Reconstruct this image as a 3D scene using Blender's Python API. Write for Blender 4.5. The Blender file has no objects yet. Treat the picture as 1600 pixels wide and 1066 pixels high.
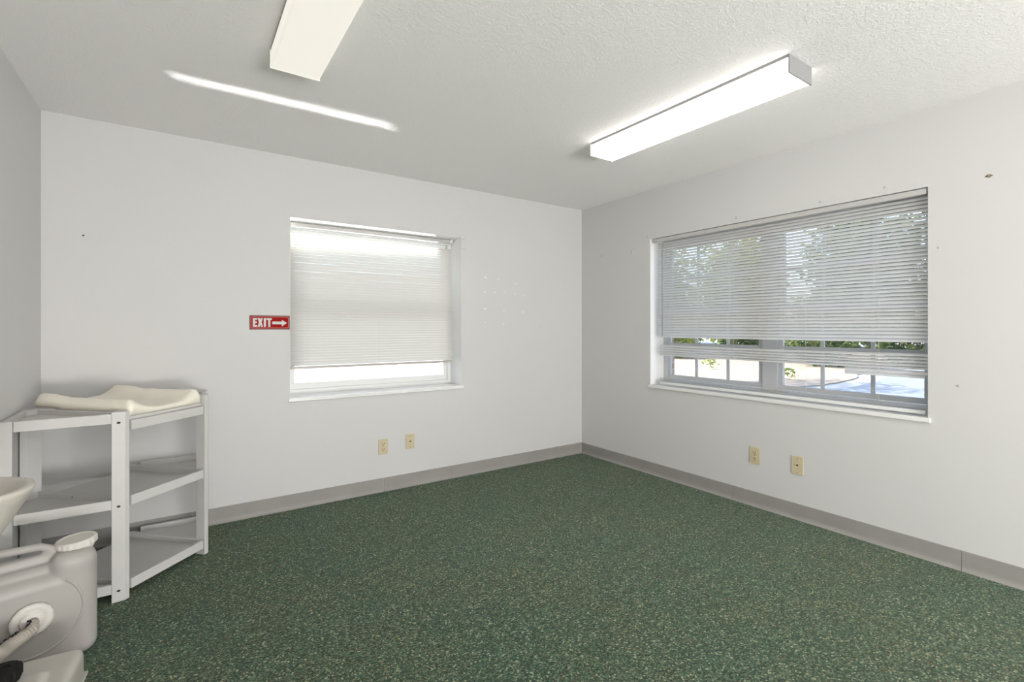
import bpy, bmesh, math, random
from mathutils import Vector, Matrix, noise
random.seed(7)
C = bpy.context.scene.collection
R = math.radians
sc = bpy.context.scene

# ------------------------------------------------------------------ camera
cd = bpy.data.cameras.new('camera'); cam = bpy.data.objects.new('camera', cd); C.objects.link(cam)
cd.sensor_width = 36; cd.lens = 755/1600*36; cd.shift_y = -20/1600; cd.clip_start = .02; cd.clip_end = 400
cam.location = (0, 0, 1.252); cam.rotation_euler = (R(90), 0, R(-34.4))
sc.camera = cam
# ------------------------------------------------------------------ view, sky, sun, lamps
vs = sc.view_settings
vs.view_transform = 'Standard'; vs.look = 'None'; vs.gamma = 1; vs.use_curve_mapping = False
vs.exposure = 0.38
W = bpy.data.worlds.new('sky'); sc.world = W; W.use_nodes = True
wn = W.node_tree.nodes; bg = wn['Background']
sky = wn.new('ShaderNodeTexSky'); sky.sky_type = 'NISHITA'; sky.sun_disc = False
sky.sun_elevation = R(50); sky.sun_rotation = R(-36); sky.air_density = 1; sky.dust_density = 2
W.node_tree.links.new(sky.outputs[0], bg.inputs[0]); bg.inputs[1].default_value = 0.52
sd = bpy.data.lights.new('sun', 'SUN'); sd.energy = 6.5; sd.angle = R(.6); sd.color = (1, .96, .90)
sun = bpy.data.objects.new('sun', sd); C.objects.link(sun)
SUN = Vector((-.38, .52, .766)).normalized()
sun.rotation_euler = SUN.to_track_quat('Z', 'Y').to_euler(); sun.location = (-8, 10, 15)
# sun glint off something bright outside, thrown up through the slot above the left blind's first slat
gd = bpy.data.lights.new('sun_glint', 'AREA'); gd.shape = 'RECTANGLE'; gd.size = 1.20; gd.size_y = .085
gd.energy = 4.0; gd.spread = R(4.0); gd.color = (1, .98, .95)
gl = bpy.data.objects.new('sun_glint', gd); C.objects.link(gl)
gdir = Vector((-.76, -.98, .49)).normalized()
gp = Vector((1.245, 3.76, 1.944)) - gdir*2.3
gl.location = gp
zx = -gdir; xx = Vector((1, .07, 0)); xx = (xx - zx*xx.dot(zx)).normalized(); yy = zx.cross(xx)
gl.matrix_world = Matrix.Translation(gp) @ Matrix((xx, yy, zx)).transposed().to_4x4()
LAMP_LEFT, LAMP_RIGHT, LAMP_FILL = .54, 3.0, 4.0
# added fill lamp behind the camera, aimed up and forward to brighten the ceiling
fd = bpy.data.lights.new('fill_light', 'AREA'); fd.shape = 'RECTANGLE'; fd.size = 2.6; fd.size_y = 1.2; fd.energy = 212; fd.color = (1, .982, .968)
fl_ = bpy.data.objects.new('fill_light', fd); C.objects.link(fl_); fl_.location = (1.15, -3.6, .40); fd.size = 1.8
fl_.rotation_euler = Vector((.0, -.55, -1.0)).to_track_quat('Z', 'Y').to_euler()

# ------------------------------------------------------------------ materials
def newmat(name):
    m = bpy.data.materials.new(name); m.use_nodes = True
    nt = m.node_tree; return m, nt, nt.nodes['Principled BSDF']
def pbr(name, col, rough=.5, metal=0, bump=0, bscale=200, var=0, vscale=6, spec=.5, detail=4):
    m, nt, b = newmat(name); n, l = nt.nodes, nt.links
    b.inputs['Base Color'].default_value = (*col, 1); b.inputs['Roughness'].default_value = rough
    b.inputs['Metallic'].default_value = metal; b.inputs['Specular IOR Level'].default_value = spec
    tc = n.new('ShaderNodeTexCoord')
    if var:
        ns = n.new('ShaderNodeTexNoise'); ns.inputs['Scale'].default_value = vscale; ns.inputs['Detail'].default_value = detail
        l.new(tc.outputs['Object'], ns.inputs['Vector'])
        mx = n.new('ShaderNodeMix'); mx.data_type = 'RGBA'
        mx.inputs['A'].default_value = (*[c*(1-var) for c in col], 1); mx.inputs['B'].default_value = (*[min(1, c*(1+var)) for c in col], 1)
        l.new(ns.outputs['Fac'], mx.inputs['Factor']); l.new(mx.outputs['Result'], b.inputs['Base Color'])
    if bump:
        nb = n.new('ShaderNodeTexNoise'); nb.inputs['Scale'].default_value = bscale; nb.inputs['Detail'].default_value = 3
        l.new(tc.outputs['Object'], nb.inputs['Vector'])
        bp = n.new('ShaderNodeBump'); bp.inputs['Strength'].default_value = bump; bp.inputs['Distance'].default_value = .002
        l.new(nb.outputs['Fac'], bp.inputs['Height']); l.new(bp.outputs['Normal'], b.inputs['Normal'])
    return m
def emis(name, col, s):
    m, nt, b = newmat(name)
    b.inputs['Base Color'].default_value = (.3, .3, .29, 1); b.inputs['Roughness'].default_value = .4
    b.inputs['Emission Color'].default_value = (*col, 1); b.inputs['Emission Strength'].default_value = s
    return m
def translucent(name, col, tcol, fac, gloss=0):
    m = bpy.data.materials.new(name); m.use_nodes = True; nt = m.node_tree; n, l = nt.nodes, nt.links
    n.remove(n['Principled BSDF']); out = n['Material Output']
    d = n.new('ShaderNodeBsdfDiffuse'); t = n.new('ShaderNodeBsdfTranslucent'); mx = n.new('ShaderNodeMixShader')
    d.inputs[0].default_value = (*col, 1); t.inputs[0].default_value = (*tcol, 1); mx.inputs[0].default_value = fac
    l.new(d.outputs[0], mx.inputs[1]); l.new(t.outputs[0], mx.inputs[2])
    last = mx
    if gloss:
        g = n.new('ShaderNodeBsdfGlossy'); g.inputs['Roughness'].default_value = .3
        fr = n.new('ShaderNodeFresnel'); m2 = n.new('ShaderNodeMixShader')
        l.new(fr.outputs[0], m2.inputs[0]); l.new(mx.outputs[0], m2.inputs[1]); l.new(g.outputs[0], m2.inputs[2]); last = m2
    l.new(last.outputs[0], out.inputs[0]); return m
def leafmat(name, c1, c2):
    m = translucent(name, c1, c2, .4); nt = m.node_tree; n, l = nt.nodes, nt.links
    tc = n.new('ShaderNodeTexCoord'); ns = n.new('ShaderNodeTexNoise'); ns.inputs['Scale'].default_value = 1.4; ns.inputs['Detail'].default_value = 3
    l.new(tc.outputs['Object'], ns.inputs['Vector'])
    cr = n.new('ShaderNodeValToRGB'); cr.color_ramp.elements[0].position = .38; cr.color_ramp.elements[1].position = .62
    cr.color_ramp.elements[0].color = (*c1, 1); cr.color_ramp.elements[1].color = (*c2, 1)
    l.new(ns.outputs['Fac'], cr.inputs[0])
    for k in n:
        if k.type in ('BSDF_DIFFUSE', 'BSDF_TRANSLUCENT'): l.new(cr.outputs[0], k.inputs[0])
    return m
def carpetmat():
    m, nt, b = newmat('green_flecked_carpet'); n, l = nt.nodes, nt.links
    tc = n.new('ShaderNodeTexCoord')
    mp = n.new('ShaderNodeMapping'); l.new(tc.outputs['Object'], mp.inputs[0]); mp.inputs['Rotation'].default_value = (0, 0, .5)
    wv = n.new('ShaderNodeTexNoise'); wv.inputs['Scale'].default_value = 160; l.new(mp.outputs[0], wv.inputs['Vector'])
    dz = n.new('ShaderNodeMix'); dz.data_type = 'RGBA'; dz.inputs['Factor'].default_value = .004
    l.new(mp.outputs[0], dz.inputs['A']); l.new(wv.outputs['Color'], dz.inputs['B'])
    vo = n.new('ShaderNodeTexVoronoi'); vo.inputs['Scale'].default_value = 185; vo.inputs['Randomness'].default_value = 1
    l.new(dz.outputs['Result'], vo.inputs['Vector'])
    sp = n.new('ShaderNodeSeparateColor'); l.new(vo.outputs['Color'], sp.inputs[0])
    cr = n.new('ShaderNodeValToRGB'); cr.color_ramp.interpolation = 'CONSTANT'
    cols = [(0, (0.0168, 0.0328, 0.0222)), (.22, (0.0312, 0.0588, 0.0398)), (.43, (0.0504, 0.0904, 0.0585)), (.60, (0.0792, 0.1220, 0.0819)),
            (.73, (0.1260, 0.1695, 0.1170)), (.84, (0.2040, 0.2373, 0.1696)), (.92, (0.3960, 0.4068, 0.3042)), (.955, (0.1560, 0.0768, 0.0351)), (.978, (0.0600, 0.1582, 0.1346))]
    els = cr.color_ramp.elements; els[0].color = (*cols[0][1], 1); els[1].position = cols[1][0]; els[1].color = (*cols[1][1], 1)
    for p, c in cols[2:]:
        e = els.new(p); e.color = (*c, 1)
    l.new(sp.outputs[0], cr.inputs[0])
    big = n.new('ShaderNodeTexNoise'); big.inputs['Scale'].default_value = 2.3; big.inputs['Detail'].default_value = 5
    l.new(tc.outputs['Object'], big.inputs['Vector'])
    r2 = n.new('ShaderNodeValToRGB'); r2.color_ramp.elements[0].position = .35; r2.color_ramp.elements[1].position = .68
    r2.color_ramp.elements[0].color = (.90, .97, .86, 1); r2.color_ramp.elements[1].color = (1.08, .97, .80, 1)
    l.new(big.outputs['Fac'], r2.inputs[0])
    mu = n.new('ShaderNodeMix'); mu.data_type = 'RGBA'; mu.blend_type = 'MULTIPLY'; mu.inputs['Factor'].default_value = 1
    l.new(cr.outputs[0], mu.inputs['A']); l.new(r2.outputs[0], mu.inputs['B']); l.new(mu.outputs['Result'], b.inputs['Base Color'])
    b.inputs['Roughness'].default_value = 1; b.inputs['Specular IOR Level'].default_value = .1
    b.inputs['Sheen Weight'].default_value = .24; b.inputs['Sheen Roughness'].default_value = .5
    b.inputs['Sheen Tint'].default_value = (.75, .9, .78, 1)
    bp = n.new('ShaderNodeBump'); bp.inputs['Strength'].default_value = .7; bp.inputs['Distance'].default_value = .004
    l.new(vo.outputs['Distance'], bp.inputs['Height']); bp.invert = True; l.new(bp.outputs['Normal'], b.inputs['Normal'])
    return m
def ceilmat():
    m, nt, b = newmat('textured_ceiling_paint'); n, l = nt.nodes, nt.links
    b.inputs['Base Color'].default_value = (.93, .915, .90, 1); b.inputs['Specular IOR Level'].default_value = .15; b.inputs['Roughness'].default_value = .85
    tc = n.new('ShaderNodeTexCoord')
    a = n.new('ShaderNodeTexNoise'); a.inputs['Scale'].default_value = 78; a.inputs['Detail'].default_value = 4; a.inputs['Distortion'].default_value = .6
    l.new(tc.outputs['Object'], a.inputs['Vector'])
    cr = n.new('ShaderNodeValToRGB'); cr.color_ramp.elements[0].position = .45; cr.color_ramp.elements[1].position = .62
    l.new(a.outputs['Fac'], cr.inputs[0])
    bp = n.new('ShaderNodeBump'); bp.inputs['Strength'].default_value = .42; bp.inputs['Distance'].default_value = .0025
    l.new(cr.outputs[0], bp.inputs['Height']); l.new(bp.outputs['Normal'], b.inputs['Normal'])
    return m
def brickmat():
    m, nt, b = newmat('red_brick'); n, l = nt.nodes, nt.links
    tc = n.new('ShaderNodeTexCoord'); mp = n.new('ShaderNodeMapping'); mp.inputs['Rotation'].default_value = (R(90), 0, 0)
    l.new(tc.outputs['Object'], mp.inputs[0])
    br = n.new('ShaderNodeTexBrick'); br.inputs['Scale'].default_value = 4.5
    br.inputs['Color1'].default_value = (.32, .11, .07, 1); br.inputs['Color2'].default_value = (.42, .18, .11, 1); br.inputs['Mortar'].default_value = (.5, .46, .4, 1)
    l.new(mp.outputs[0], br.inputs['Vector']); l.new(br.outputs[0], b.inputs['Base Color']); b.inputs['Roughness'].default_value = .9
    return m
def glassmat():
    m = bpy.data.materials.new('clear_glass'); m.use_nodes = True; nt = m.node_tree; n, l = nt.nodes, nt.links
    n.remove(n['Principled BSDF'])
    t = n.new('ShaderNodeBsdfTransparent'); t.inputs[0].default_value = (.93, .95, .95, 1)
    g = n.new('ShaderNodeBsdfGlossy'); g.inputs['Roughness'].default_value = .0
    fr = n.new('ShaderNodeFresnel'); fr.inputs[0].default_value = 1.35; mx = n.new('ShaderNodeMixShader')
    l.new(fr.outputs[0], mx.inputs[0]); l.new(t.outputs[0], mx.inputs[1]); l.new(g.outputs[0], mx.inputs[2])
    l.new(mx.outputs[0], n['Material Output'].inputs[0]); return m

WALL = pbr('painted_wall', (.665, .659, .651), .55, bump=.12, bscale=90, var=.012, vscale=1.5, spec=.35)
CEIL = ceilmat(); CARPET = carpetmat(); BRICK = brickmat(); GLASS = glassmat()
VINYL = pbr('grey_vinyl_base', (.32, .308, .288), .55, var=.10, vscale=9, bump=.1, bscale=40)
MARBLE = pbr('white_sill', (.86, .86, .85), .18, var=.04, vscale=14)
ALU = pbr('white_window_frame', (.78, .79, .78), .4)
REVEAL = pbr('daylit_reveal', (.90, .90, .89), .9, spec=.05)  # whiter than the walls, daylight on the jambs put into the colour
ALU_SHADED = pbr('shaded_window_frame', (.56, .57, .585), .45)  # darker copy of the white frame, shade on the right window in its colour
SLAT = translucent('blind_slat', (.68, .67, .645), (.60, .56, .49), .34)
SLAT_E = translucent('blind_slat_cool', (.80, .785, .765), (.70, .69, .67), .34, gloss=1)
RAILM = pbr('blind_rail', (.56, .55, .53), .8, spec=.1)
CORD = pbr('cord_white', (.70, .68, .64), .8)
WAND = pbr('grey_plastic_wand', (.25, .26, .28), .25)
WOOD = pbr('white_painted_wood', (.63, .62, .60), .45, var=.05, vscale=12, bump=.15, bscale=60)
SHELF = pbr('white_shelf_board', (.64, .625, .60), .35, var=.04, vscale=10)
DARK = pbr('dark_hole', (.03, .025, .02), .7)
PADM = pbr('cream_vinyl', (.92, .87, .76), .5, bump=.35, bscale=22, var=.05, vscale=9)
IVORY = pbr('ivory_plastic', (.62, .54, .36), .35, var=.03, vscale=30)
BRASS = pbr('brown_screw', (.20, .14, .08), .4, metal=.6)
METAL = pbr('white_enamelled_metal', (.31, .31, .31), .4)
SIGNRED = pbr('sign_red', (.34, .004, .003), .6, spec=.15)
SIGNDK = pbr('sign_dark_red', (.12, .006, .008), .4)
SIGNWH = pbr('sign_white', (.64, .62, .60), .5)
PLAST = pbr('milky_white_plastic', (.41, .39, .365), .42, var=.06, vscale=8, bump=.1, bscale=70)
CAPM = pbr('white_cap_plastic', (.70, .675, .625), .4, var=.03, vscale=20)
GREYB = pbr('dusty_grey_plastic', (.50, .475, .43), .4, var=.12, vscale=7, bump=.1, bscale=60)
BASINM = pbr('beige_basin', (.56, .53, .475), .4, var=.08, vscale=9)
HOSEM = pbr('taupe_corrugated_hose', (.42, .38, .33), .5, var=.2, vscale=20)
BLACK = pbr('black_rubber', (.008, .008, .008), .6, spec=.2)
PUTTY = pbr('pale_putty', (.80, .80, .785), .5)
SMUDGE = pbr('grey_smudge', (.50, .485, .46), .8)
DRIVE = pbr('white_concrete', (.76, .755, .74), .9, var=.06, vscale=.7)
CONC = pbr('pale_concrete', (.38, .375, .37), .9, var=.12, vscale=.6, bump=.3, bscale=30)
ASPH = pbr('weathered_asphalt', (.25, .265, .29), .9, var=.15, vscale=.8, bump=.3, bscale=40)
MULCH = pbr('dry_leaf_mulch', (.36, .29, .22), 1, var=.45, vscale=5, detail=8, bump=.8, bscale=12)
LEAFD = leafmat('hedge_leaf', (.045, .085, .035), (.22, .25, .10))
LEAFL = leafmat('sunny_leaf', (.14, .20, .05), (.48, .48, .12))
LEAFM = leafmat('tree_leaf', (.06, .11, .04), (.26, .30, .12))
BARK = pbr('tree_bark', (.20, .15, .11), .9, var=.3, vscale=10)

# ------------------------------------------------------------------ mesh helpers
def finish(name, bm, m, parent=None, smooth=False, loc=None, rotz=0):
    bmesh.ops.recalc_face_normals(bm, faces=bm.faces)
    me = bpy.data.meshes.new(name); bm.to_mesh(me); bm.free()
    me.materials.append(m)
    if smooth:
        for p in me.polygons: p.use_smooth = True
    o = bpy.data.objects.new(name, me); C.objects.link(o)
    if parent: o.parent = parent
    if loc: o.location = loc
    o.rotation_euler.z = rotz
    return o
def tag(o, label, cat, group=None):
    o['label'] = label; o['category'] = cat
    if group: o['group'] = group
    return o
def empty(name, loc, label, cat, group=None, rotz=0):
    o = bpy.data.objects.new(name, None); C.objects.link(o); o.location = loc; o.rotation_euler.z = rotz
    o.empty_display_size = .1
    return tag(o, label, cat, group)
def structure(o): o['kind'] = 'structure'; return o
def box(bm, x0, y0, z0, x1, y1, z1, bev=0, M=None):
    r = bmesh.ops.create_cube(bm, size=1)
    vs_ = r['verts']
    for v in vs_:
        v.co = Vector(((x0+x1)/2 + v.co.x*(x1-x0), (y0+y1)/2 + v.co.y*(y1-y0), (z0+z1)/2 + v.co.z*(z1-z0)))
    if M is not None:
        for v in vs_: v.co = M @ v.co
    if bev:
        es = list({e for v in vs_ for e in v.link_edges})
        bmesh.ops.bevel(bm, geom=es, offset=bev, segments=2, affect='EDGES', profile=.6)
def prism(bm, pts, z0, z1, bev=0, M=None):
    """vertical prism over a 2-D outline"""
    lo = [bm.verts.new((p[0], p[1], z0)) for p in pts]; hi = [bm.verts.new((p[0], p[1], z1)) for p in pts]
    n = len(pts); fs = [bm.faces.new(lo[::-1]), bm.faces.new(hi)]
    for i in range(n): fs.append(bm.faces.new((lo[i], lo[(i+1) % n], hi[(i+1) % n], hi[i])))
    if M is not None:
        for v in lo+hi: v.co = M @ v.co
    if bev:
        es = list({e for v in lo+hi for e in v.link_edges})
        bmesh.ops.bevel(bm, geom=es, offset=bev, segments=2, affect='EDGES', profile=.6)
def bar(bm, a, b, w, z0, z1, bev=.0015):
    """horizontal board from a to b (2-D), width w, between two heights"""
    a = Vector(a); b = Vector(b); d = (b-a).normalized(); n = Vector((-d.y, d.x))*w/2
    prism(bm, [a-n, b-n, b+n, a+n], z0, z1, bev)
def tube(bm, pts, r, seg=12, radii=None, caps=True):
    pts = [Vector(p) for p in pts]; rings = []
    up = Vector((0, 0, 1)); prev = None
    for i, p in enumerate(pts):
        t = (pts[min(i+1, len(pts)-1)] - pts[max(i-1, 0)]).normalized()
        if prev is None:
            a = t.cross(up)
            if a.length < .05: a = t.cross(Vector((1, 0, 0)))
            a.normalize()
        else:
            a = (prev - t*prev.dot(t)).normalized()
        prev = a; b = t.cross(a); rr = radii[i] if radii else r
        rings.append([bm.verts.new(p + (a*math.cos(2*math.pi*k/seg) + b*math.sin(2*math.pi*k/seg))*rr) for k in range(seg)])
    for i in range(len(rings)-1):
        for k in range(seg): bm.faces.new((rings[i][k], rings[i][(k+1) % seg], rings[i+1][(k+1) % seg], rings[i+1][k]))
    if caps: bm.faces.new(rings[0][::-1]); bm.faces.new(rings[-1])
def lathe(bm, prof, seg=48, M=None, rim=None):
    """revolve (r, z) profile; rim(k) optionally modulates the radius for knurling"""
    rings = []
    for j, (r, z) in enumerate(prof):
        if r < 1e-5: rings.append([bm.verts.new((0, 0, z))])
        else:
            ring = []
            for k in range(seg):
                rr = r*(rim(k, j) if rim else 1); a = 2*math.pi*k/seg
                ring.append(bm.verts.new((rr*math.cos(a), rr*math.sin(a), z)))
            rings.append(ring)
    vs_ = [v for g in rings for v in g]
    for i in range(len(rings)-1):
        A, B = rings[i], rings[i+1]
        for k in range(seg):
            k2 = (k+1) % seg
            if len(A) == 1 and len(B) == 1: continue
            if len(A) == 1: bm.faces.new((A[0], B[k], B[k2]))
            elif len(B) == 1: bm.faces.new((A[k], A[k2], B[0]))
            else: bm.faces.new((A[k], A[k2], B[k2], B[k]))
    if M is not None:
        for v in vs_: v.co = M @ v.co
def dup(root, loc, rotz, label, group=None):
    r = root.copy(); C.objects.link(r); r.location = loc; r.rotation_euler.z = rotz
    r['label'] = label
    if group: r['group'] = group
    for ch in list(root.children):
        c = ch.copy(); C.objects.link(c); c.parent = r
        for g in list(ch.children):
            d = g.copy(); C.objects.link(d); d.parent = c
    return r

# ------------------------------------------------------------------ room shell
XW, XE, YN, YS, H, T = -.63, 3.33, 3.62, -4.2, 2.44, .20
NX0, NX1, EY0, EY1, Z0, Z1 = .62, 1.962, .884, 2.758, .768, 2.02
FN, FE = YN+T, XE+T          # planes where the window frames start
bm = bmesh.new(); box(bm, XW-.3, YS-.3, -.12, FE, FN, 0); structure(finish('floor', bm, CARPET))
bm = bmesh.new(); box(bm, XW-.3, YS-.3, H, FE, FN, H+.12); structure(finish('ceiling', bm, CEIL))
bm = bmesh.new(); box(bm, XW-.2, YS-.2, 0, XW, FN, H); structure(finish('wall_left', bm, WALL))
bm = bmesh.new(); box(bm, XW, YS-.2, 0, FE, YS, H); structure(finish('wall_rear', bm, WALL))
def holed(name, axis, a0, a1, d0, d1, zb, zt, h0, h1, g0, g1, m):
    """wall slab with one opening as a closed frame of faces; axis 'x' runs along x"""
    bm = bmesh.new()
    def P(a, d, z): return (a, d, z) if axis == 'x' else (d, a, z)
    As = [a0, h0, h1, a1]; Zs = [zb, g0, g1, zt]
    g = {}
    for i, a in enumerate(As):
        for k, z in enumerate(Zs):
            for s, d in enumerate((d0, d1)): g[i, k, s] = bm.verts.new(P(a, d, z))
    for s in (0, 1):
        for i in range(3):
            for k in range(3):
                if (i, k) == (1, 1): continue
                bm.faces.new((g[i, k, s], g[i+1, k, s], g[i+1, k+1, s], g[i, k+1, s]))
    for k in range(3):
        bm.faces.new((g[0, k, 0], g[0, k+1, 0], g[0, k+1, 1], g[0, k, 1])); bm.faces.new((g[3, k, 0], g[3, k+1, 0], g[3, k+1, 1], g[3, k, 1]))
    for i in range(3):
        bm.faces.new((g[i, 0, 0], g[i+1, 0, 0], g[i+1, 0, 1], g[i, 0, 1])); bm.faces.new((g[i, 3, 0], g[i+1, 3, 0], g[i+1, 3, 1], g[i, 3, 1]))
    bm.faces.new((g[1, 1, 0], g[1, 2, 0], g[1, 2, 1], g[1, 1, 1])); bm.faces.new((g[2, 1, 0], g[2, 2, 0], g[2, 2, 1], g[2, 1, 1]))
    bm.faces.new((g[1, 1, 0], g[2, 1, 0], g[2, 1, 1], g[1, 1, 1])); bm.faces.new((g[1, 2, 0], g[2, 2, 0], g[2, 2, 1], g[1, 2, 1]))
    return structure(finish(name, bm, m))
holed('wall_back', 'x', XW, FE, YN, FN, 0, H, NX0, NX1, Z0-.028, Z1, WALL)
holed('wall_right', 'y', YS, YN, XE, FE, 0, H, EY0, EY1, Z0-.028, Z1, WALL)
holed('wall_brick_back', 'x', XW-.3, FE+.1, FN+.001, FN+.10, -.15, H+.4, NX0+.02, NX1-.02, Z0-.02, Z1, BRICK)
holed('wall_brick_right', 'y', YS-.3, FN, FE+.001, FE+.10, -.15, H+.4, EY0+.02, EY1-.02, Z0-.02, Z1, BRICK)
# vinyl cove base: a flat top and a toe that curls out onto the carpet
def cove(name, a, b, nrm, seams, endcaps=()):
    prof = [(0, .103), (.0035, .103), (.0042, .10), (.0045, .03), (.006, .018), (.010, .008), (.017, .002), (.017, 0), (0, 0)]
    a = Vector(a); b = Vector(b); d = (b-a).normalized(); nrm = Vector(nrm); bm = bmesh.new()
    L = (b-a).length; cuts = [0] + sorted(seams) + [L]
    for i in range(len(cuts)-1):
        s0 = cuts[i] + (.0012 if i else 0); s1 = cuts[i+1] - (.0012 if i < len(cuts)-2 else 0)
        A = [bm.verts.new((*(a + d*s0 + nrm*p[0]), p[1])) for p in prof]
        B = [bm.verts.new((*(a + d*s1 + nrm*p[0]), p[1])) for p in prof]
        n = len(prof)
        for k in range(n): bm.faces.new((A[k], A[(k+1) % n], B[(k+1) % n], B[k]))
        bm.faces.new(A); bm.faces.new(B[::-1])
    return structure(finish(name, bm, VINYL))
cove('baseboard_back', (XW, YN), (XE, YN), (0, -1), [.69, 1.915])
cove('baseboard_right', (XE, YS), (XE, YN), (-1, 0), [1.2, YS*-1+.747, YS*-1+2.0])
cove('baseboard_left', (XW, YS), (XW, YN), (1, 0), [1.5, 3.2])

# ------------------------------------------------------------------ windows (structure) with frame, sashes, panes and sill
def window(name, axis, a0, a1, d, units, rows, ALU):
    """d = inner face of the frame; units = list of (start, end); rows of muntins"""
    def B(bm, p0, p1, q0, q1, z0, z1, bev=.002):
        if axis == 'x': box(bm, p0, q0, z0, p1, q1, z1, bev)
        else: box(bm, q0, p0, z0, q1, p1, z1, bev)
    bm = bmesh.new()
    B(bm, a0, a1, d, d+.07, Z0, Z0+.035); B(bm, a0, a1, d, d+.07, Z1-.04, Z1)
    B(bm, a0, a0+.035, d, d+.07, Z0+.035, Z1-.04); B(bm, a1-.035, a1, d, d+.07, Z0+.035, Z1-.04)
    for i in range(len(units)-1): B(bm, units[i][1], units[i+1][0], d, d+.07, Z0+.035, Z1-.04)
    root = structure(finish(name, bm, ALU))
    zm = 1.395
    for (u0, u1) in units:
        for (s0, s1, q) in ((Z0+.035, zm+.02, d+.012), (zm-.02, Z1-.04, d+.038)):
            bm = bmesh.new()
            B(bm, u0, u1, q, q+.024, s0, s0+.045); B(bm, u0, u1, q, q+.024, s1-.035, s1)
            B(bm, u0, u0+.032, q, q+.024, s0+.045, s1-.035); B(bm, u1-.032, u1, q, q+.024, s0+.045, s1-.035)
            if rows:
                for k in (1, 2):
                    c = u0 + (u1-u0)*k/3; B(bm, c-.011, c+.011, q+.006, q+.018, s0+.045, s1-.035, 0)
                c = (s0+.045+s1-.035)/2; B(bm, u0+.03, u1-.03, q+.0061, q+.0179, c-.011, c+.011, 0)
            fr = finish('sash', bm, ALU, root)
            bm = bmesh.new(); B(bm, u0+.03, u1-.03, q+.011, q+.013, s0+.04, s1-.03, 0); finish('window_glass', bm, GLASS, fr)
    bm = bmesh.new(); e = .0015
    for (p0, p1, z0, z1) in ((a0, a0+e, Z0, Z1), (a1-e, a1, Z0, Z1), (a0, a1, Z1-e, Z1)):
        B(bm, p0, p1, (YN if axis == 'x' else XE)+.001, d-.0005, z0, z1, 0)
    finish('window_reveal', bm, REVEAL, root)  # thin liner added to carry the daylit tone
    bm = bmesh.new()
    if axis == 'x': box(bm, a0-.012, YN-.014, Z0-.026, a1+.012, d+.004, Z0, .004)
    else: box(bm, XE-.014, a0-.012, Z0-.026, d+.004, a1+.012, Z0, .004)
    sl = finish('window_sill', bm, MARBLE, root)
    return root
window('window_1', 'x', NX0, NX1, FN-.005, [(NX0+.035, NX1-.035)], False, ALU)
window('window_2', 'y', EY0, EY1, FE-.025, [(EY0+.035, 1.772), (1.882, EY1-.035)], True, ALU_SHADED)

# ------------------------------------------------------------------ blinds
def slat_bm(bm, axis, a0, a1, d, z, tilt, w=.0255, sag=0):
    """one curved slat; tilt > 0 lowers its room edge"""
    n = 5; row = []
    NS = 6
    for s in range(NS+1):
        a = a0 + (a1-a0)*s/NS; zz = z - sag*(1-(2*s/NS-1)**2) + random.uniform(-.0003, .0003)
        ring = []
        for i in range(n):
            t = (i/(n-1)-.5)*w; c = .0022*(1-(2*i/(n-1)-1)**2)
            dd = t*math.cos(tilt) - c*math.sin(tilt); dz = t*math.sin(tilt) + c*math.cos(tilt)
            ring.append(bm.verts.new((a, d+dd, zz+dz) if axis == 'x' else (d+dd, a, zz+dz)))
        row.append(ring)
    for s in range(NS):
        for i in range(n-1): bm.faces.new((row[s][i], row[s][i+1], row[s+1][i+1], row[s+1][i]))
def blind_box(bm, axis, a0, a1, d0, d1, z0, z1, bev=.003):
    if axis == 'x': box(bm, a0, d0, z0, a1, d1, z1, bev)
    else: box(bm, d0, a0, z0, d1, a1, z1, bev)
# left window: shut slats, rail hanging short of the sill
b1 = empty('mini_blind', (1.29, 3.76, .955), 'cream mini blind with shut slats in the left window beside the exit sign', 'blind')
off1 = Vector((-1.29, -3.76, -.955))
def sub(name, bm, m, root, off, smooth=False):
    bmesh.ops.translate(bm, verts=bm.verts, vec=off); return finish(name, bm, m, root, smooth)
bm = bmesh.new(); blind_box(bm, 'x', .650, 1.915, 3.745, 3.775, 1.985, 2.012); sub('headrail', bm, RAILM, b1, off1)
bm = bmesh.new(); z = 1.926
while z > .985:
    k = (z-.98)/.99
    slat_bm(bm, 'x', .648, 1.938, 3.760, z, R(60 if z > 1.43 else 64) + random.uniform(-.02, .02)); z -= .0208
sub('slats', bm, SLAT, b1, off1, True)
bm = bmesh.new(); blind_box(bm, 'x', .648, 1.940, 3.750, 3.770, .957, .975); hr = sub('bottom_rail', bm, pbr('tan_bottom_rail', (.50, .45, .40), .4), b1, off1)
for x in (.76, 1.29, 1.84):
    bm = bmesh.new(); tube(bm, [(x, 3.746, 1.985), (x, 3.746, .976)], .0008, 6); sub('ladder_cord', bm, CORD, b1, off1)
for x in (.99, 1.49):
    bm = bmesh.new(); box(bm, x-.012, 3.742, 2.006, x+.012, 3.778, 2.0185, .002); sub('bracket', bm, RAILM, b1, off1)
bm = bmesh.new(); box(bm, 1.916, 3.744, 1.984, 1.942, 3.776, 2.018, .004); sub('bracket', bm, CAPM, b1, off1)
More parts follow.
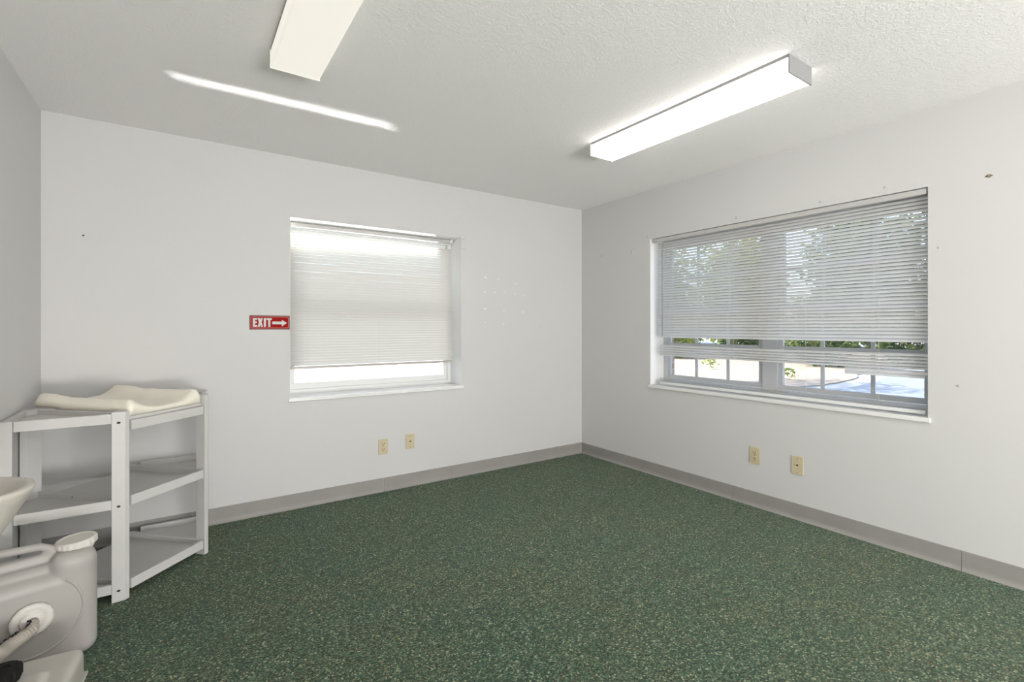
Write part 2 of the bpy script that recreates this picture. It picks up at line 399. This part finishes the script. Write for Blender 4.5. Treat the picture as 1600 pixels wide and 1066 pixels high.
# right window: half open slats over nearly the whole opening, gap, then a few loose slats
b2 = empty('mini_blind', (3.375, 1.82, .785), 'white mini blind with half open slats and gaps in the wide right window', 'blind')
off2 = Vector((-3.375, -1.82, -.785))
bm = bmesh.new(); blind_box(bm, 'y', .893, 2.733, 3.336, 3.366, 1.982, 2.013); sub('headrail', bm, RAILM, b2, off2)
bm = bmesh.new(); z = 1.968
while z > 1.17:
    slat_bm(bm, 'y', .892, 2.708, 3.372 + .008*(2-z), z, R(55) + random.uniform(-.05, .05)); z -= .0218
for q in range(5): slat_bm(bm, 'y', .892, 2.695, 3.380, 1.103-q*.0185, R(38), sag=.004)
slat_bm(bm, 'y', .892, 1.30, 3.381, 1.003, R(60)); slat_bm(bm, 'y', .91, 1.30, 3.381, .985, R(65))
for q in range(3): slat_bm(bm, 'y', .900, 2.688, 3.380, .812+q*.009, R(8))
sub('slats', bm, SLAT_E, b2, off2, True)
bm = bmesh.new(); blind_box(bm, 'y', .905, 2.688, 3.366, 3.392, .777, .799, .006); sub('bottom_rail', bm, ALU, b2, off2)
for y in (1.12, 1.52, 2.02, 2.55):
    bm = bmesh.new(); tube(bm, [(3.357, y, 1.982), (3.370, y, .80)], .0008, 6); sub('ladder_cord', bm, CORD, b2, off2)
bm = bmesh.new(); tube(bm, [(3.350, 2.640, 1.975), (3.345, 2.645, 1.90), (3.345, 2.645, 1.185)], .0032, 8); sub('tilt_wand', bm, WAND, b2, off2)
for y in (1.12, 1.56, 2.05, 2.47):
    bm = bmesh.new(); box(bm, 3.337, y-.012, 2.0125, 3.366, y+.012, 2.0192, .001); sub('bracket', bm, pbr('tarnished_clip', (.25, .23, .2), .5), b2, off2)

# ------------------------------------------------------------------ ceiling lights
def fixture(loc, label, strength, col, first=None):
    root = empty('fluorescent_light', loc, label, 'ceiling light', 'surface mounted fluorescent lights on the ceiling')
    w, L = .100, .613
    bm = bmesh.new(); box(bm, -w+.001, -L+.004, -.014, w-.001, L-.004, 0, .001); finish('mounting_plate', bm, METAL, root)
    bm = bmesh.new()
    pts = [(-w, -.0145), (-w, -.072), (-w+.008, -.080), (w-.008, -.080), (w, -.072), (w, -.0145)]
    A = [bm.verts.new((p[0], -L+.004, p[1])) for p in pts]; B = [bm.verts.new((p[0], L-.004, p[1])) for p in pts]
    for k in range(6): bm.faces.new((A[k], A[(k+1) % 6], B[(k+1) % 6], B[k]))
    bm.faces.new(A); bm.faces.new(B[::-1])
    finish('diffuser', bm, emis('lit_diffuser', col, strength), root)
    bm = bmesh.new(); box(bm, -w-.001, -L-.003, -.082, w+.001, -L+.003, -.001, .001); finish('end_cap', bm, METAL, root)
    bm = bmesh.new(); box(bm, -w-.001, L-.003, -.082, w+.001, L+.003, -.006, .001); finish('end_cap', bm, emis('lit_end_cap', (.9, .88, .75), .5), root)
    return root
WARM = (1, .965, .92)
fixture((2.268, 1.660, H), 'long lit fluorescent ceiling light on the right, whole length in view', LAMP_RIGHT, WARM)
fixture((.412, 1.660, H), 'cream glowing fluorescent ceiling light cut off by the top edge', LAMP_LEFT, (1, .965, .85))
fixture((2.268, -1.15, H), 'added fill light shaped as a ceiling fixture behind the camera on the right', LAMP_FILL, WARM)  # unseen pair added as fill for the room
fixture((.412, -1.15, H), 'added fill light shaped as a ceiling fixture behind the camera on the left', LAMP_FILL, WARM)

# ------------------------------------------------------------------ exit sign (drawn in plate units u 0..1, v 0..1)
sx0, sx1, sz0, sz1 = .372, .6185, 1.243, 1.338
sg = empty('exit_sign', ((sx0+sx1)/2, YN, (sz0+sz1)/2), 'small red EXIT sign with white arrow on the wall left of the left window', 'sign')
def S(px, py):  # plate drawing units (0..1020, 0..350) to local x, z
    return ((px/1020-.5)*(sx1-sx0), (.5-py/350)*(sz1-sz0))
def flat(name, polys, m, d0, d1, parent):
    bm = bmesh.new()
    for poly in polys:
        pts = [S(*p) for p in poly]
        A = [bm.verts.new((x, -d0, z)) for x, z in pts]; B = [bm.verts.new((x, -d1, z)) for x, z in pts]
        n = len(pts); bm.faces.new(B); bm.faces.new(A[::-1])
        for k in range(n): bm.faces.new((A[k], A[(k+1) % n], B[(k+1) % n], B[k]))
    return finish(name, bm, m, parent)
flat('edge_strip', [[(0, 0), (1020, 0), (1020, 350), (0, 350)]], SIGNDK, 0, .0020, sg)
flat('sign_face', [[(24, 24), (996, 24), (996, 326), (24, 326)]], SIGNRED, .0020, .0024, sg)
def rr(x0, y0, x1, y1, r, n=5):
    o = []
    for cx, cy, a0 in ((x1-r, y0+r, -90), (x1-r, y1-r, 0), (x0+r, y1-r, 90), (x0+r, y0+r, 180)):
        for k in range(n+1):
            a = R(a0+90*k/n); o.append((cx+r*math.cos(a), cy+r*math.sin(a)))
    return o
outer, inner = rr(34, 32, 990, 316, 34), rr(46, 44, 978, 304, 26)
flat('border_line', [[outer[k], outer[(k+1) % 24], inner[(k+1) % 24], inner[k]] for k in range(24)], pbr('sign_border', (.55, .16, .15), .5), .0024, .0028, sg)
E_ = [(82, 66), (188, 66), (188, 112), (138, 112), (138, 150), (182, 150), (182, 194), (138, 194), (138, 238), (188, 238), (188, 284), (82, 284)]
X_ = [[(200, 66), (256, 66), (268, 118), (280, 66), (334, 66), (302, 174), (336, 284), (280, 284), (267, 228), (254, 284), (198, 284), (232, 174)]]
I_ = [(352, 66), (410, 66), (410, 284), (352, 284)]
T_ = [(422, 66), (556, 66), (556, 112), (520, 112), (520, 284), (462, 284), (462, 112), (422, 112)]
flat('lettering', [E_, X_[0], I_, T_], SIGNWH, .0024, .0032, sg)
flat('arrow', [[(568, 150), (812, 150), (812, 106), (944, 184), (812, 270), (812, 220), (568, 220)]], SIGNWH, .0024, .0032, sg)

# ------------------------------------------------------------------ wall plates
def plate(name, loc, rotz, label, cat, kind, group):
    r = empty(name, loc, label, cat, group, rotz)   # local: -y faces the room
    bm = bmesh.new(); box(bm, -.0365, -.0065, -.059, .0365, -.0002, .059, .0028); finish('cover_plate', bm, IVORY, r)
    if kind == 'outlet':
        for z in (.0205, -.0205):
            bm = bmesh.new(); lathe(bm, [(0, .0017), (.0155, .0017), (.0168, .0010), (.0168, 0), (0, 0)], 28, Matrix.Translation((0, -.0064, z)) @ Matrix.Rotation(R(90), 4, 'X'))
            s = finish('receptacle', bm, IVORY, r, False)
            bm = bmesh.new()
            box(bm, -.0085, -.0088, z-.001, -.0055, -.0080, z+.0085); box(bm, .0055, -.0088, z, .0085, -.0080, z+.0085)
            box(bm, -.0028, -.0088, z-.0115, .0028, -.0080, z-.0065); finish('slots', bm, DARK, s)
        bm = bmesh.new(); lathe(bm, [(0, .001), (.0026, .0008), (.003, 0), (0, 0)], 12, Matrix.Translation((0, -.0064, 0)) @ Matrix.Rotation(R(90), 4, 'X')); finish('screw', bm, BRASS, r)
    else:
        bm = bmesh.new(); lathe(bm, [(0, .006), (.004, .006), (.0052, .004), (.0055, 0), (0, 0)], 16, Matrix.Translation((0, -.0064, .001)) @ Matrix.Rotation(R(90), 4, 'X')); finish('jack', bm, DARK, r)
        for z in (.042, -.046):
            bm = bmesh.new(); lathe(bm, [(0, .001), (.0028, .0008), (.0032, 0), (0, 0)], 12, Matrix.Translation((0, -.0064, z)) @ Matrix.Rotation(R(90), 4, 'X')); finish('screw', bm, BRASS, r)
plate('wall_outlet', (1.279, YN, .343), 0, 'ivory duplex outlet low on the wall under the left window', 'outlet', 'outlet', 'ivory wall plates')
plate('cable_plate', (1.497, YN, .356), 0, 'ivory cable jack plate low on the wall right of the outlet under the left window', 'wall plate', 'jack', 'ivory wall plates')
plate('wall_outlet', (XE, 1.837, .357), R(-90), 'ivory duplex outlet low on the wall under the wide right window', 'outlet', 'outlet', 'ivory wall plates')
plate('cable_plate', (XE, 1.553, .355), R(-90), 'ivory cable jack plate right of the outlet under the wide right window', 'wall plate', 'jack', 'ivory wall plates')

# ------------------------------------------------------------------ small marks on the walls
def blob(name, loc, nrm, r, h, m, label, cat, group, sx=1):
    bm = bmesh.new()
    q = Vector(nrm).to_track_quat('Z', 'Y').to_matrix().to_4x4()
    ph = random.random()*6
    lathe(bm, [(0, h), (r*.55, h*.85), (r*.9, h*.45), (r, 0), (0, 0)], 14, Matrix.Translation(Vector(nrm)*.0002) @ q @ Matrix.Diagonal((sx, 1, 1, 1)), rim=lambda k, j: 1+.22*math.sin(k*1.35+ph))
    o = finish(name, bm, m, None, True, loc); return tag(o, label, cat, group)
for (x, z) in ((2.195, 1.695), (2.33, 1.685), (2.525, 1.655), (2.187, 1.566), (2.29, 1.568), (2.39, 1.572), (2.505, 1.565), (2.61, 1.552), (2.19, 1.42), (2.39, 1.41), (2.60, 1.40), (2.19, 1.30), (2.385, 1.29)):
    blob('adhesive_dot', (x, YN, z), (0, -1, 0), random.uniform(.006, .010), .0015, PUTTY, 'small white adhesive dot on the wall between the left window and the corner', 'adhesive dot', 'adhesive dots between the left window and the corner', 1.6)
blob('nail_hole', (-.456, YN, 1.776), (0, -1, 0), .005, .0012, DARK, 'tiny dark nail mark high on the wall above the changing table', 'nail mark', None)
blob('nail_hole', (2.80, YN, 1.265), (0, -1, 0), .004, .0012, SMUDGE, 'tiny grey nail mark on the wall just left of the room corner', 'nail mark', None)
blob('wall_mark', (XE, 3.341, 1.946), (-1, 0, 0), .011, .004, SMUDGE, 'small grey smudge high on the right wall nearest the room corner', 'wall mark', None)
blob('wall_mark', (XE, 2.966, 1.934), (-1, 0, 0), .012, .004, SMUDGE, 'small grey smudge on the right wall just left of the wide window', 'wall mark', None)
blob('wall_mark', (XE, .842, 1.682), (-1, 0, 0), .006, .003, SMUDGE, 'small grey mark beside the upper right edge of the wide window', 'wall mark', None)
blob('wall_mark', (XE, .762, .953), (-1, 0, 0), .007, .003, SMUDGE, 'small grey mark low on the right wall, right of the wide window sill', 'wall mark', None)
# chipped plaster with a brown rim
ch = empty('plaster_chip', (XE, .646, 2.013), 'brown rimmed plaster chip high on the right wall beyond the wide window', 'plaster chip')
bm = bmesh.new(); lathe(bm, [(.006, .0012), (.011, .002), (.0135, .0005), (.0135, 0), (.006, 0)], 16, Matrix.Rotation(R(-90), 4, 'Y') @ Matrix.Diagonal((.55, 1, 1, 1)), rim=lambda k, j: 1+.2*math.sin(k*1.7)); finish('rim', bm, pbr('brown_paper', (.16, .12, .07), .8), ch, True)
bm = bmesh.new(); lathe(bm, [(0, .0008), (.0065, .0008), (.0065, 0), (0, 0)], 16, Matrix.Rotation(R(-90), 4, 'Y') @ Matrix.Diagonal((.55, 1, 1, 1))); finish('plaster', bm, pbr('bare_plaster', (.55, .46, .36), .9), ch, True)
# screws and smudges round the window openings
for (x, z) in ((1.97, 2.01), (1.972, 1.93)): blob('curtain_screw_hole', (x+.012, YN, z), (0, -1, 0), .006, .002, SMUDGE, 'small screw hole beside the top right corner of the left window', 'screw hole', 'screw holes beside the left window')
for (y, z) in ((2.79, 2.045), (1.98, 2.055), (1.42, 2.05), (1.08, 2.06)): blob('curtain_screw_hole', (XE, y, z), (-1, 0, 0), .007, .002, SMUDGE, 'small screw hole in the wall just above the wide right window', 'screw hole', 'screw holes above the right window')

# ------------------------------------------------------------------ corner changing table (u, v measured from the room corner)
def W2(u, v): return (XW+u, YN-v)
def mir(p): return (p[1]-.024, p[0]+.024)
TB = Vector((XW+.4, YN-.4, 0))
tbl = empty('changing_table', TB, 'white wooden corner changing table with three shelves at the left', 'changing table')
def tpart(name, bm, m=WOOD): return sub(name, bm, m, tbl, -TB)
posts = [([(.004, .790), (.050, .790), (.050, .767), (.004, .767)], .862),
         ([(.006, .452), (.030, .455), (.074, .412), (.060, .392), (.006, .392)], .862),
         ([(.369, .781), (.417, .777), (.432, .761), (.394, .722), (.369, .746)], .868)]
for side in (0, 1):
    for i, (pl, zt) in enumerate(posts):
        q = [mir(p) for p in pl] if side else pl
        if side and i == 1: q = [(.375, .030), (.375, .056), (.356, .078), (.325, .060), (.325, .030)]
        bm = bmesh.new(); prism(bm, [W2(*p) for p in q], 0, zt + (.014 if side and i == 2 else 0), .0015); tpart('post', bm)
def f(p, side): return W2(*(mir(p) if side else p))
for zt, zb in ((.860, .816), (.468, .424), (.084, .040)):
    for side in (0, 1):
        bm = bmesh.new(); bar(bm, f((.051, .768), side), f((.3685, .768), side), .021, zb, zt); tpart('rail', bm)
        lo = zt-.030 if zt < .8 else zb
        bm = bmesh.new(); bar(bm, f((.386, .726), side), f((.070, .415), side), .021, lo, zt); tpart('rail', bm)
        bm = bmesh.new(); bar(bm, f((.018, .765), side), f((.018, .457), side), .021, lo, zt); tpart('rail', bm)
for zt, zb in ((.822, .778), (.472, .427), (.083, .038)):
    bm = bmesh.new(); bar(bm, W2(.432, .748), W2(*mir((.432, .748))), .020, zb, zt); tpart('rail', bm)
for zs in (.816, .424, .040):
    bm = bmesh.new(); bar(bm, W2(.072, .400), W2(*mir((.072, .400))), .021, zs-.030, zs-.0005); tpart('rail', bm)
for zs in (.838, .440, .056):
    pl = [(.030, .755), (.366, .755), (.418, .742)]
    ql = pl + [mir(p) for p in reversed(pl)] + [mir((.030, .470)), mir((.076, .404)), (.076, .404), (.030, .470)]
    bm = bmesh.new(); prism(bm, [W2(*p) for p in ql], zs-.014, zs); tpart('shelf', bm, SHELF)
def hole(p, nrm, r=.005):
    bm = bmesh.new(); q = Vector(nrm).to_track_quat('Z', 'Y').to_matrix().to_4x4()
    lathe(bm, [(0, .0006), (r, .0006), (r, 0), (0, 0)], 14, Matrix.Translation(p) @ q @ Matrix.Diagonal((1.5, 1, 1, 1))); tpart('screw_hole', bm, DARK)
for z in (.819, .436, .050):
    hole(Vector((*W2(.394, .7795), z)), (-.08, -1, 0))
for z in (.454, .070):
    x, y = W2(*mir((.075, .768)));
    a = Vector(W2(.20, .543)); hole(Vector((a.x-.008+.0147, a.y-.0075-.0147+.0003, z)), (1, -1, 0), .003)

# ------------------------------------------------------------------ changing pad lying between the side rails
c0 = Vector(W2(.425, .755)); c1 = Vector(W2(*mir((.425, .755))))
mid = (c0+c1)/2; pdir = (c1-c0).normalized(); qdir = Vector((-pdir.y, pdir.x))
pw, ql_ = .205, .555
bm = bmesh.new(); NP, NQ = 40, 36; top = {}; bot = {}
for i in range(NP+1):
    s = -1 + 2*i/NP
    for j in range(NQ+1):
        t = j/NQ; p = mid + pdir*(s*pw) + qdir*(.004 + t*ql_)
        edge = max(0, (abs(s)-.93)/.07)
        ridge = .010 + .052*min(1, (abs(s)/.86))**3.2 - .030*edge**2
        endf = min(1, min(t, 1-t)/.05); endf = math.sqrt(max(0, 1-(1-endf)**2))
        wr = .0035*noise.noise(Vector((p.x*16, p.y*16, 1))) + .0022*noise.noise(Vector((p.x*45, p.y*45, 5)))
        h = .842 + .012 + .016*min(1, max(0, (t-.66)/.2)) + (ridge + wr)*(.55+.45*endf)
        top[i, j] = bm.verts.new((p.x, p.y, h)); bot[i, j] = bm.verts.new((p.x, p.y, .8412 + .023*min(1, max(0, (t-.72)/.06))))
for i in range(NP):
    for j in range(NQ):
        bm.faces.new((top[i, j], top[i+1, j], top[i+1, j+1], top[i, j+1])); bm.faces.new((bot[i, j], bot[i, j+1], bot[i+1, j+1], bot[i+1, j]))
for i in range(NP):
    for j in (0, NQ): bm.faces.new((top[i, j], bot[i, j], bot[i+1, j], top[i+1, j]))
for j in range(NQ):
    for i in (0, NP): bm.faces.new((top[i, j], bot[i, j], bot[i, j+1], top[i, j+1]))
pad = tag(finish('changing_pad', bm, PADM, None, True), 'cream vinyl contoured changing pad lying on top of the white changing table', 'changing pad')

# ------------------------------------------------------------------ upright water tank (local: x to the left along its front, y into depth)
TA = R(14); TO = Vector((-.262, 2.455, 0))
tank = empty('water_container', TO, 'upright milky white water container with wide screw cap and hose fitting before the changing table', 'water container', None, TA)
def rbox(bm, x0, y0, z0, x1, y1, z1, r): box(bm, x0, y0, z0, x1, y1, z1); 
bm = bmesh.new()
def soft(bm, x0, y0, z0, x1, y1, z1, r):
    b2 = bmesh.new(); box(b2, x0, y0, z0, x1, y1, z1)
    bmesh.ops.bevel(b2, geom=list(b2.edges), offset=r, segments=6, affect='EDGES', profile=.5)
    me = bpy.data.meshes.new('t'); b2.to_mesh(me); b2.free(); bm.from_mesh(me); bpy.data.meshes.remove(me)
soft(bm, -.345, 0, 0.001, 0, .175, .345, .045)           # main body
soft(bm, -.140, 0, .001, 0, .175, .405, .048)            # full height end under the cap
soft(bm, -.345, 0, .001, -.285, .175, .412, .028)        # full height far end
soft(bm, -.31, .030, .28, -.11, .145, .372, .030)        # sunk top below the grip
soft(bm, -.30, .066, .30, -.12, .110, .404, .014)
tube(bm, [(-.315, .0875, .37), (-.310, .0875, .415), (-.285, .0875, .438), (-.16, .0875, .430), (-.125, .0875, .412), (-.115, .0875, .35)], .015, 16)
body = finish('body', bm, PLAST, tank, True)
rm = body.modifiers.new('remesh', 'REMESH'); rm.mode = 'VOXEL'; rm.voxel_size = .0038; rm.use_smooth_shade = True
sm = body.modifiers.new('smooth', 'SMOOTH'); sm.factor = .5; sm.iterations = 14
NUT = Vector((-.187, 0, .205))
RX = Matrix.Rotation(R(90), 4, 'X')
bm = bmesh.new(); lathe(bm, [(.134, -.004), (.136, .0015), (.140, .0030), (.144, .0015), (.146, -.004)], 72, Matrix.Translation(NUT) @ RX)
for v in bm.verts:
    pass
keep = [v for v in bm.verts if v.co.x > -.042 or v.co.z < .05 or v.co.x < -.305 or v.co.z > .318]
bmesh.ops.delete(bm, geom=keep, context='VERTS'); finish('embossed_ring', bm, PLAST, tank, True)
bm = bmesh.new(); kn = lambda k, j: 1+(.02 if k % 2 and j in (2, 3) else 0)
CAPC = (-.056, .0875, .403)
lathe(bm, [(0, -.012), (.052, -.012), (.054, .004), (.062, .004), (.062, .024), (.059, .028), (.050, .0285), (.048, .026), (0, .026)], 80, Matrix.Translation(CAPC) @ Matrix.Rotation(R(-3), 4, 'Y'), rim=lambda k, j: 1+(.022 if (k//2) % 2 and j in (3, 4) else 0)); finish('screw_cap', bm, CAPM, tank)
bm = bmesh.new()
lathe(bm, [(.050, -.004), (.058, .006), (.058, .016), (.050, .022), (.036, .019), (.033, .014), (.033, .026), (.031, .029), (.022, .029), (.021, .034), (.018, .034), (.015, .024), (0, .024)], 64, Matrix.Translation(NUT) @ RX, rim=lambda k, j: 1+(.018 if (k//2) % 2 and j in (1, 2) else 0)); finish('hose_fitting', bm, CAPM, tank, True)

# ------------------------------------------------------------------ second container lying in front, hose, black fitting
LO = Vector((-.445, 2.045, 0))
lying = empty('water_container', LO, 'low grey white container lying in front of the upright one at the bottom left corner', 'water container', None, R(-4))
bm = bmesh.new(); soft(bm, -.165, -.115, .001, .170, .130, .184, .026); soft(bm, -.15, -.112, .10, .110, .020, .199, .024)
ob = finish('body', bm, GREYB, lying, True)
rm = ob.modifiers.new('remesh', 'REMESH'); rm.mode = 'VOXEL'; rm.voxel_size = .0038; rm.use_smooth_shade = True
sm = ob.modifiers.new('smooth', 'SMOOTH'); sm.factor = .5; sm.iterations = 8
bm = bmesh.new(); box(bm, -.16, -.119, .082, .1755, .139, .088, .002); finish('mould_seam', bm, GREYB, lying)
bm = bmesh.new()
lathe(bm, [(0, 0), (.040, 0), (.040, .012), (.043, .014), (.043, .040), (.038, .044), (.020, .044), (.018, .040), (0, .040)], 64, Matrix.Translation((.006, -.006, .1960)), rim=lambda k, j: 1+(.05 if (k//2) % 2 and j in (3, 4) else 0)); finish('black_cap', bm, BLACK, lying)
# corrugated hose from the fitting down to the black cap
M_t = Matrix.Translation(TO) @ Matrix.Rotation(TA, 4, 'Z')
p0 = M_t @ (NUT + Vector((0, -.036, 0))); p1 = M_t @ (NUT + Vector((-.006, -.075, -.006)))
ctrl = [p0, p1, Vector((-.462, 2.27, .200)), Vector((-.478, 2.18, .218)), Vector((-.486, 2.12, .258)), Vector((-.478, 2.07, .272))]
def catmull(P, n):
    out = []; P = [P[0]] + P + [P[-1]]
    for i in range(1, len(P)-2):
        for k in range(n):
            t = k/n; a, b, c, d = P[i-1:i+3]
            out.append(.5*((2*b) + (c-a)*t + (2*a-5*b+4*c-d)*t*t + (3*b-a-3*c+d)*t**3))
    out.append(P[-2]); return out
path = catmull(ctrl, 60)
bm = bmesh.new(); Lc = 0; radii = []
for i, p in enumerate(path):
    if i: Lc += (p-path[i-1]).length
    base = .0135 + .0070*min(1, Lc/.10)
    radii.append(base + .0019*math.sin(Lc/.0125*2*math.pi))
tube(bm, path, .017, 20, radii)
hose = tag(finish('drain_hose', bm, HOSEM, None, True), 'taupe corrugated hose running from the upright container to the black cap', 'hose')
cordp = []; prev = None
for i, p in enumerate(path[:-20]):
    t = (path[i+1]-p).normalized(); a = t.cross(Vector((0, 0, 1))).normalized(); b = a.cross(t)
    ang = .75 + .55*math.sin(i*.07) ; cordp.append(p + (a*math.cos(ang) + b*math.sin(ang))*(radii[i]+.0035))
bm = bmesh.new(); tube(bm, cordp, .0026, 8, [.0022+.0010*math.sin(i*.5) for i in range(len(cordp))])
finish('spiral_cord', bm, BLACK, hose, True)

# ------------------------------------------------------------------ pedestal basin
bs = empty('pedestal_basin', (-.469, 1.807, 0), 'beige grey bowl shaped wash basin above the containers at the left edge', 'basin')
bm = bmesh.new()
prof = [(0.04, 0.6552), (0.06, 0.6795), (0.095, 0.7358), (0.128, 0.7958), (0.14, 0.8178), (0.1425, 0.826), (0.14, 0.832), (0.124, 0.833), (0.119, 0.829), (0.11, 0.8072), (0.088, 0.7578), (0.055, 0.7122), (0.02, 0.6993), (0, 0.6985)]
lathe(bm, [(0, prof[0][1])] + prof, 72); finish('bowl', bm, BASINM, bs, True)
bm = bmesh.new(); lathe(bm, [(0, .003), (.075, .003), (.075, .016), (.036, .035), (.030, .30), (.034, .655), (0, .655)], 32); finish('pedestal', bm, BASINM, bs, True)

# ------------------------------------------------------------------ outdoors
bm = bmesh.new(); box(bm, -60, -40, -.30, 90, 90, -.15); structure(finish('ground', bm, CONC))
def patch(name, pts, m, h, label=None, cat=None):
    bm = bmesh.new(); n = 60; out = []
    P = [Vector(p) for p in pts]
    for i in range(len(P)):
        a, b = P[i], P[(i+1) % len(P)]
        for k in range(6):
            q = a.lerp(b, k/6); q += Vector((noise.noise(Vector((q.x, q.y, 3))), noise.noise(Vector((q.x, q.y, 9)))))*.35; out.append(q)
    prism(bm, out, -.15, -.15+h); o = finish(name, bm, m)
    return structure(o)
patch('mulch_bed', [(13.5, 12.5), (8.4, 7.4), (9.2, 6.2), (11.8, 5.6), (13.6, 5.4), (17.2, 6.1), (21.5, 6.8), (30, 9.4), (28, 14), (20, 15)], MULCH, .03)
patch('road', [(5.2, 3.6), (4.6, -2), (16, -4), (40, 0), (40, 8.6), (22, 6.2), (13.6, 4.9), (9.0, 5.3)], ASPH, .012)
patch('driveway', [(-8, 4.6), (4.4, 4.6), (5.0, 8.5), (9.5, 12.5), (12, 22), (-8, 22)], DRIVE, .014)
def leaves(bm, cx, cy, cz, rx, ry, rz, n, size, shell=.55):
    for _ in range(n):
        while True:
            d = Vector((random.gauss(0, 1), random.gauss(0, 1), random.gauss(0, 1)))
            if d.length > .1: break
        d.normalize(); rr_ = random.uniform(shell, 1) * (1 + .28*noise.noise(d*2.1 + Vector((cx, cy, 0))))
        p = Vector((cx+d.x*rx*rr_, cy+d.y*ry*rr_, cz+d.z*rz*rr_))
        if p.z < -.12: continue
        u = Vector((random.gauss(0, 1), random.gauss(0, 1), random.gauss(0, .6))).normalized(); w = u.orthogonal().normalized()
        w = (Matrix.Rotation(random.random()*6.28, 3, u) @ w)
        s = size*random.uniform(.6, 1.3)
        a = [bm.verts.new(p + u*s), bm.verts.new(p + w*s*.45), bm.verts.new(p - u*s), bm.verts.new(p - w*s*.45)]
        bm.faces.new(a)
def bush(x, y, r, h, m, n, label, size=.11):
    root = empty('garden_bush', (x, y, -.15), label, 'bush', 'bushes in the hedge outside the right window')
    bm = bmesh.new(); leaves(bm, 0, 0, h*.5, r, r, h*.52, n, size); finish('foliage', bm, m, root)
    bm = bmesh.new()
    for k in range(5):
        a = k*1.256+x; tube(bm, [(0, 0, 0), (r*.25*math.cos(a), r*.25*math.sin(a), h*.3), (r*.5*math.cos(a), r*.5*math.sin(a), h*.6)], .03, 6, [.04, .03, .015])
    finish('stem', bm, BARK, root)
def tree(x, y, h, cr, m, n, label, lift=.55, size=.22, group='trees outside the right window'):
    root = empty('garden_tree', (x, y, -.15), label, 'tree', group)
    bm = bmesh.new()
    for k in range(5):
        a = k*2.4+x; leaves(bm, math.cos(a)*cr*.45, math.sin(a)*cr*.45, h*(lift+.28)+.4*math.sin(k*2), cr*.75, cr*.75, h*(1-lift)*.42, n//5, size, .25)
    finish('foliage', bm, m, root)
    bm = bmesh.new(); tube(bm, [(0, 0, 0), (.08, .05, h*.3), (.02, .12, h*.6), (.1, .1, h*.85)], .1, 10, [.17, .13, .10, .04])
    for k in range(4):
        a = k*1.6+y; tube(bm, [(.02, .1, h*.5), (cr*.3*math.cos(a), cr*.3*math.sin(a), h*.68), (cr*.6*math.cos(a), cr*.6*math.sin(a), h*.8)], .05, 6, [.07, .05, .02])
    finish('trunk', bm, BARK, root)
desc = ['dark green rounded hedge bush beyond the mulch bed seen under the right blind, leftmost', 'dense green hedge bush outside the right window, second from the left', 'sunlit yellow green hedge bush outside left of the window mullion', 'dark hedge bush outside just right of the window mullion', 'mid green hedge bush outside between the two right muntins', 'tall dark hedge bush outside near the right muntin', 'olive green hedge bush outside the right end of the window', 'rightmost hedge bush outside the wide window']
for i, d in enumerate(desc):
    t = i/7; x = 20.5 + 2.2*math.sin(i*2.1) + 1*t; y = 18.6 - 14.6*t
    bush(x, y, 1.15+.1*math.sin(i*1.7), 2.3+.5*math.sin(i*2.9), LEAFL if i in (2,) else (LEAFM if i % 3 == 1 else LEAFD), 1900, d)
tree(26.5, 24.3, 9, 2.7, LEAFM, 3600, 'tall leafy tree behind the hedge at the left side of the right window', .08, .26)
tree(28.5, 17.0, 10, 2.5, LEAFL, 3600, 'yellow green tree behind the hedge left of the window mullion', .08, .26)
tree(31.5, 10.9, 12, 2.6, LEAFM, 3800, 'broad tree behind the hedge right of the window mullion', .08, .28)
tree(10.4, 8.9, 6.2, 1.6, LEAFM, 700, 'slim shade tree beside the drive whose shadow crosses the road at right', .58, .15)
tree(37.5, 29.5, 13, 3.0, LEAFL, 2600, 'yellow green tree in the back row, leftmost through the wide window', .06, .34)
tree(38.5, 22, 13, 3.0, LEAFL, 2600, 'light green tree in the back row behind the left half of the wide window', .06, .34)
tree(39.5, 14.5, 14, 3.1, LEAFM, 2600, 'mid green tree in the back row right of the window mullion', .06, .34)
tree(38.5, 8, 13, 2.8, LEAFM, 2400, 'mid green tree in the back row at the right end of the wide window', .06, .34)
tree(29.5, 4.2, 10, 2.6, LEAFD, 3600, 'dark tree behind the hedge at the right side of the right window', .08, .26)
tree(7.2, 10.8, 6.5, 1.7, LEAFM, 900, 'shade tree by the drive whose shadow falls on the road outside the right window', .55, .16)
# low yellow green weeds in the mulch bed
for (x, y, lb) in ((14.6, 9.6, 'small yellow green weed in the mulch left of the window mullion'), (13.2, 6.4, 'small yellow green weed in the mulch right of the window mullion')):
    wd = empty('weed', (x, y, -.12), lb, 'weed', 'weeds in the mulch bed'); bm = bmesh.new(); leaves(bm, 0, 0, .22, .38, .38, .2, 45, .07, .2); finish('foliage', bm, LEAFL, wd)
# beyond the left window: low hedge and a tree that dapples the drive
for i, d in enumerate(('low green bush outside the left window, left half', 'low green bush outside the left window, middle', 'low green bush outside the left window, right half')):
    o = (5.0+4.6*i, 24.0 - 1.2*i); root = empty('garden_bush', (o[0], o[1], -.15), d, 'bush', 'bushes beyond the left window')
    bm = bmesh.new(); leaves(bm, 0, 0, 1.1, 2.0, 1.5, 1.2, 1300, .13); finish('foliage', bm, LEAFD, root)
    bm = bmesh.new(); tube(bm, [(0, 0, 0), (.1, 0, .6), (0, .1, 1.2)], .05, 8); finish('stem', bm, BARK, root)
tree(3.0, 18.6, 7.5, 2.6, LEAFM, 1500, 'shade tree beyond the drive outside the left window', .6, .18, 'trees outside the left window')
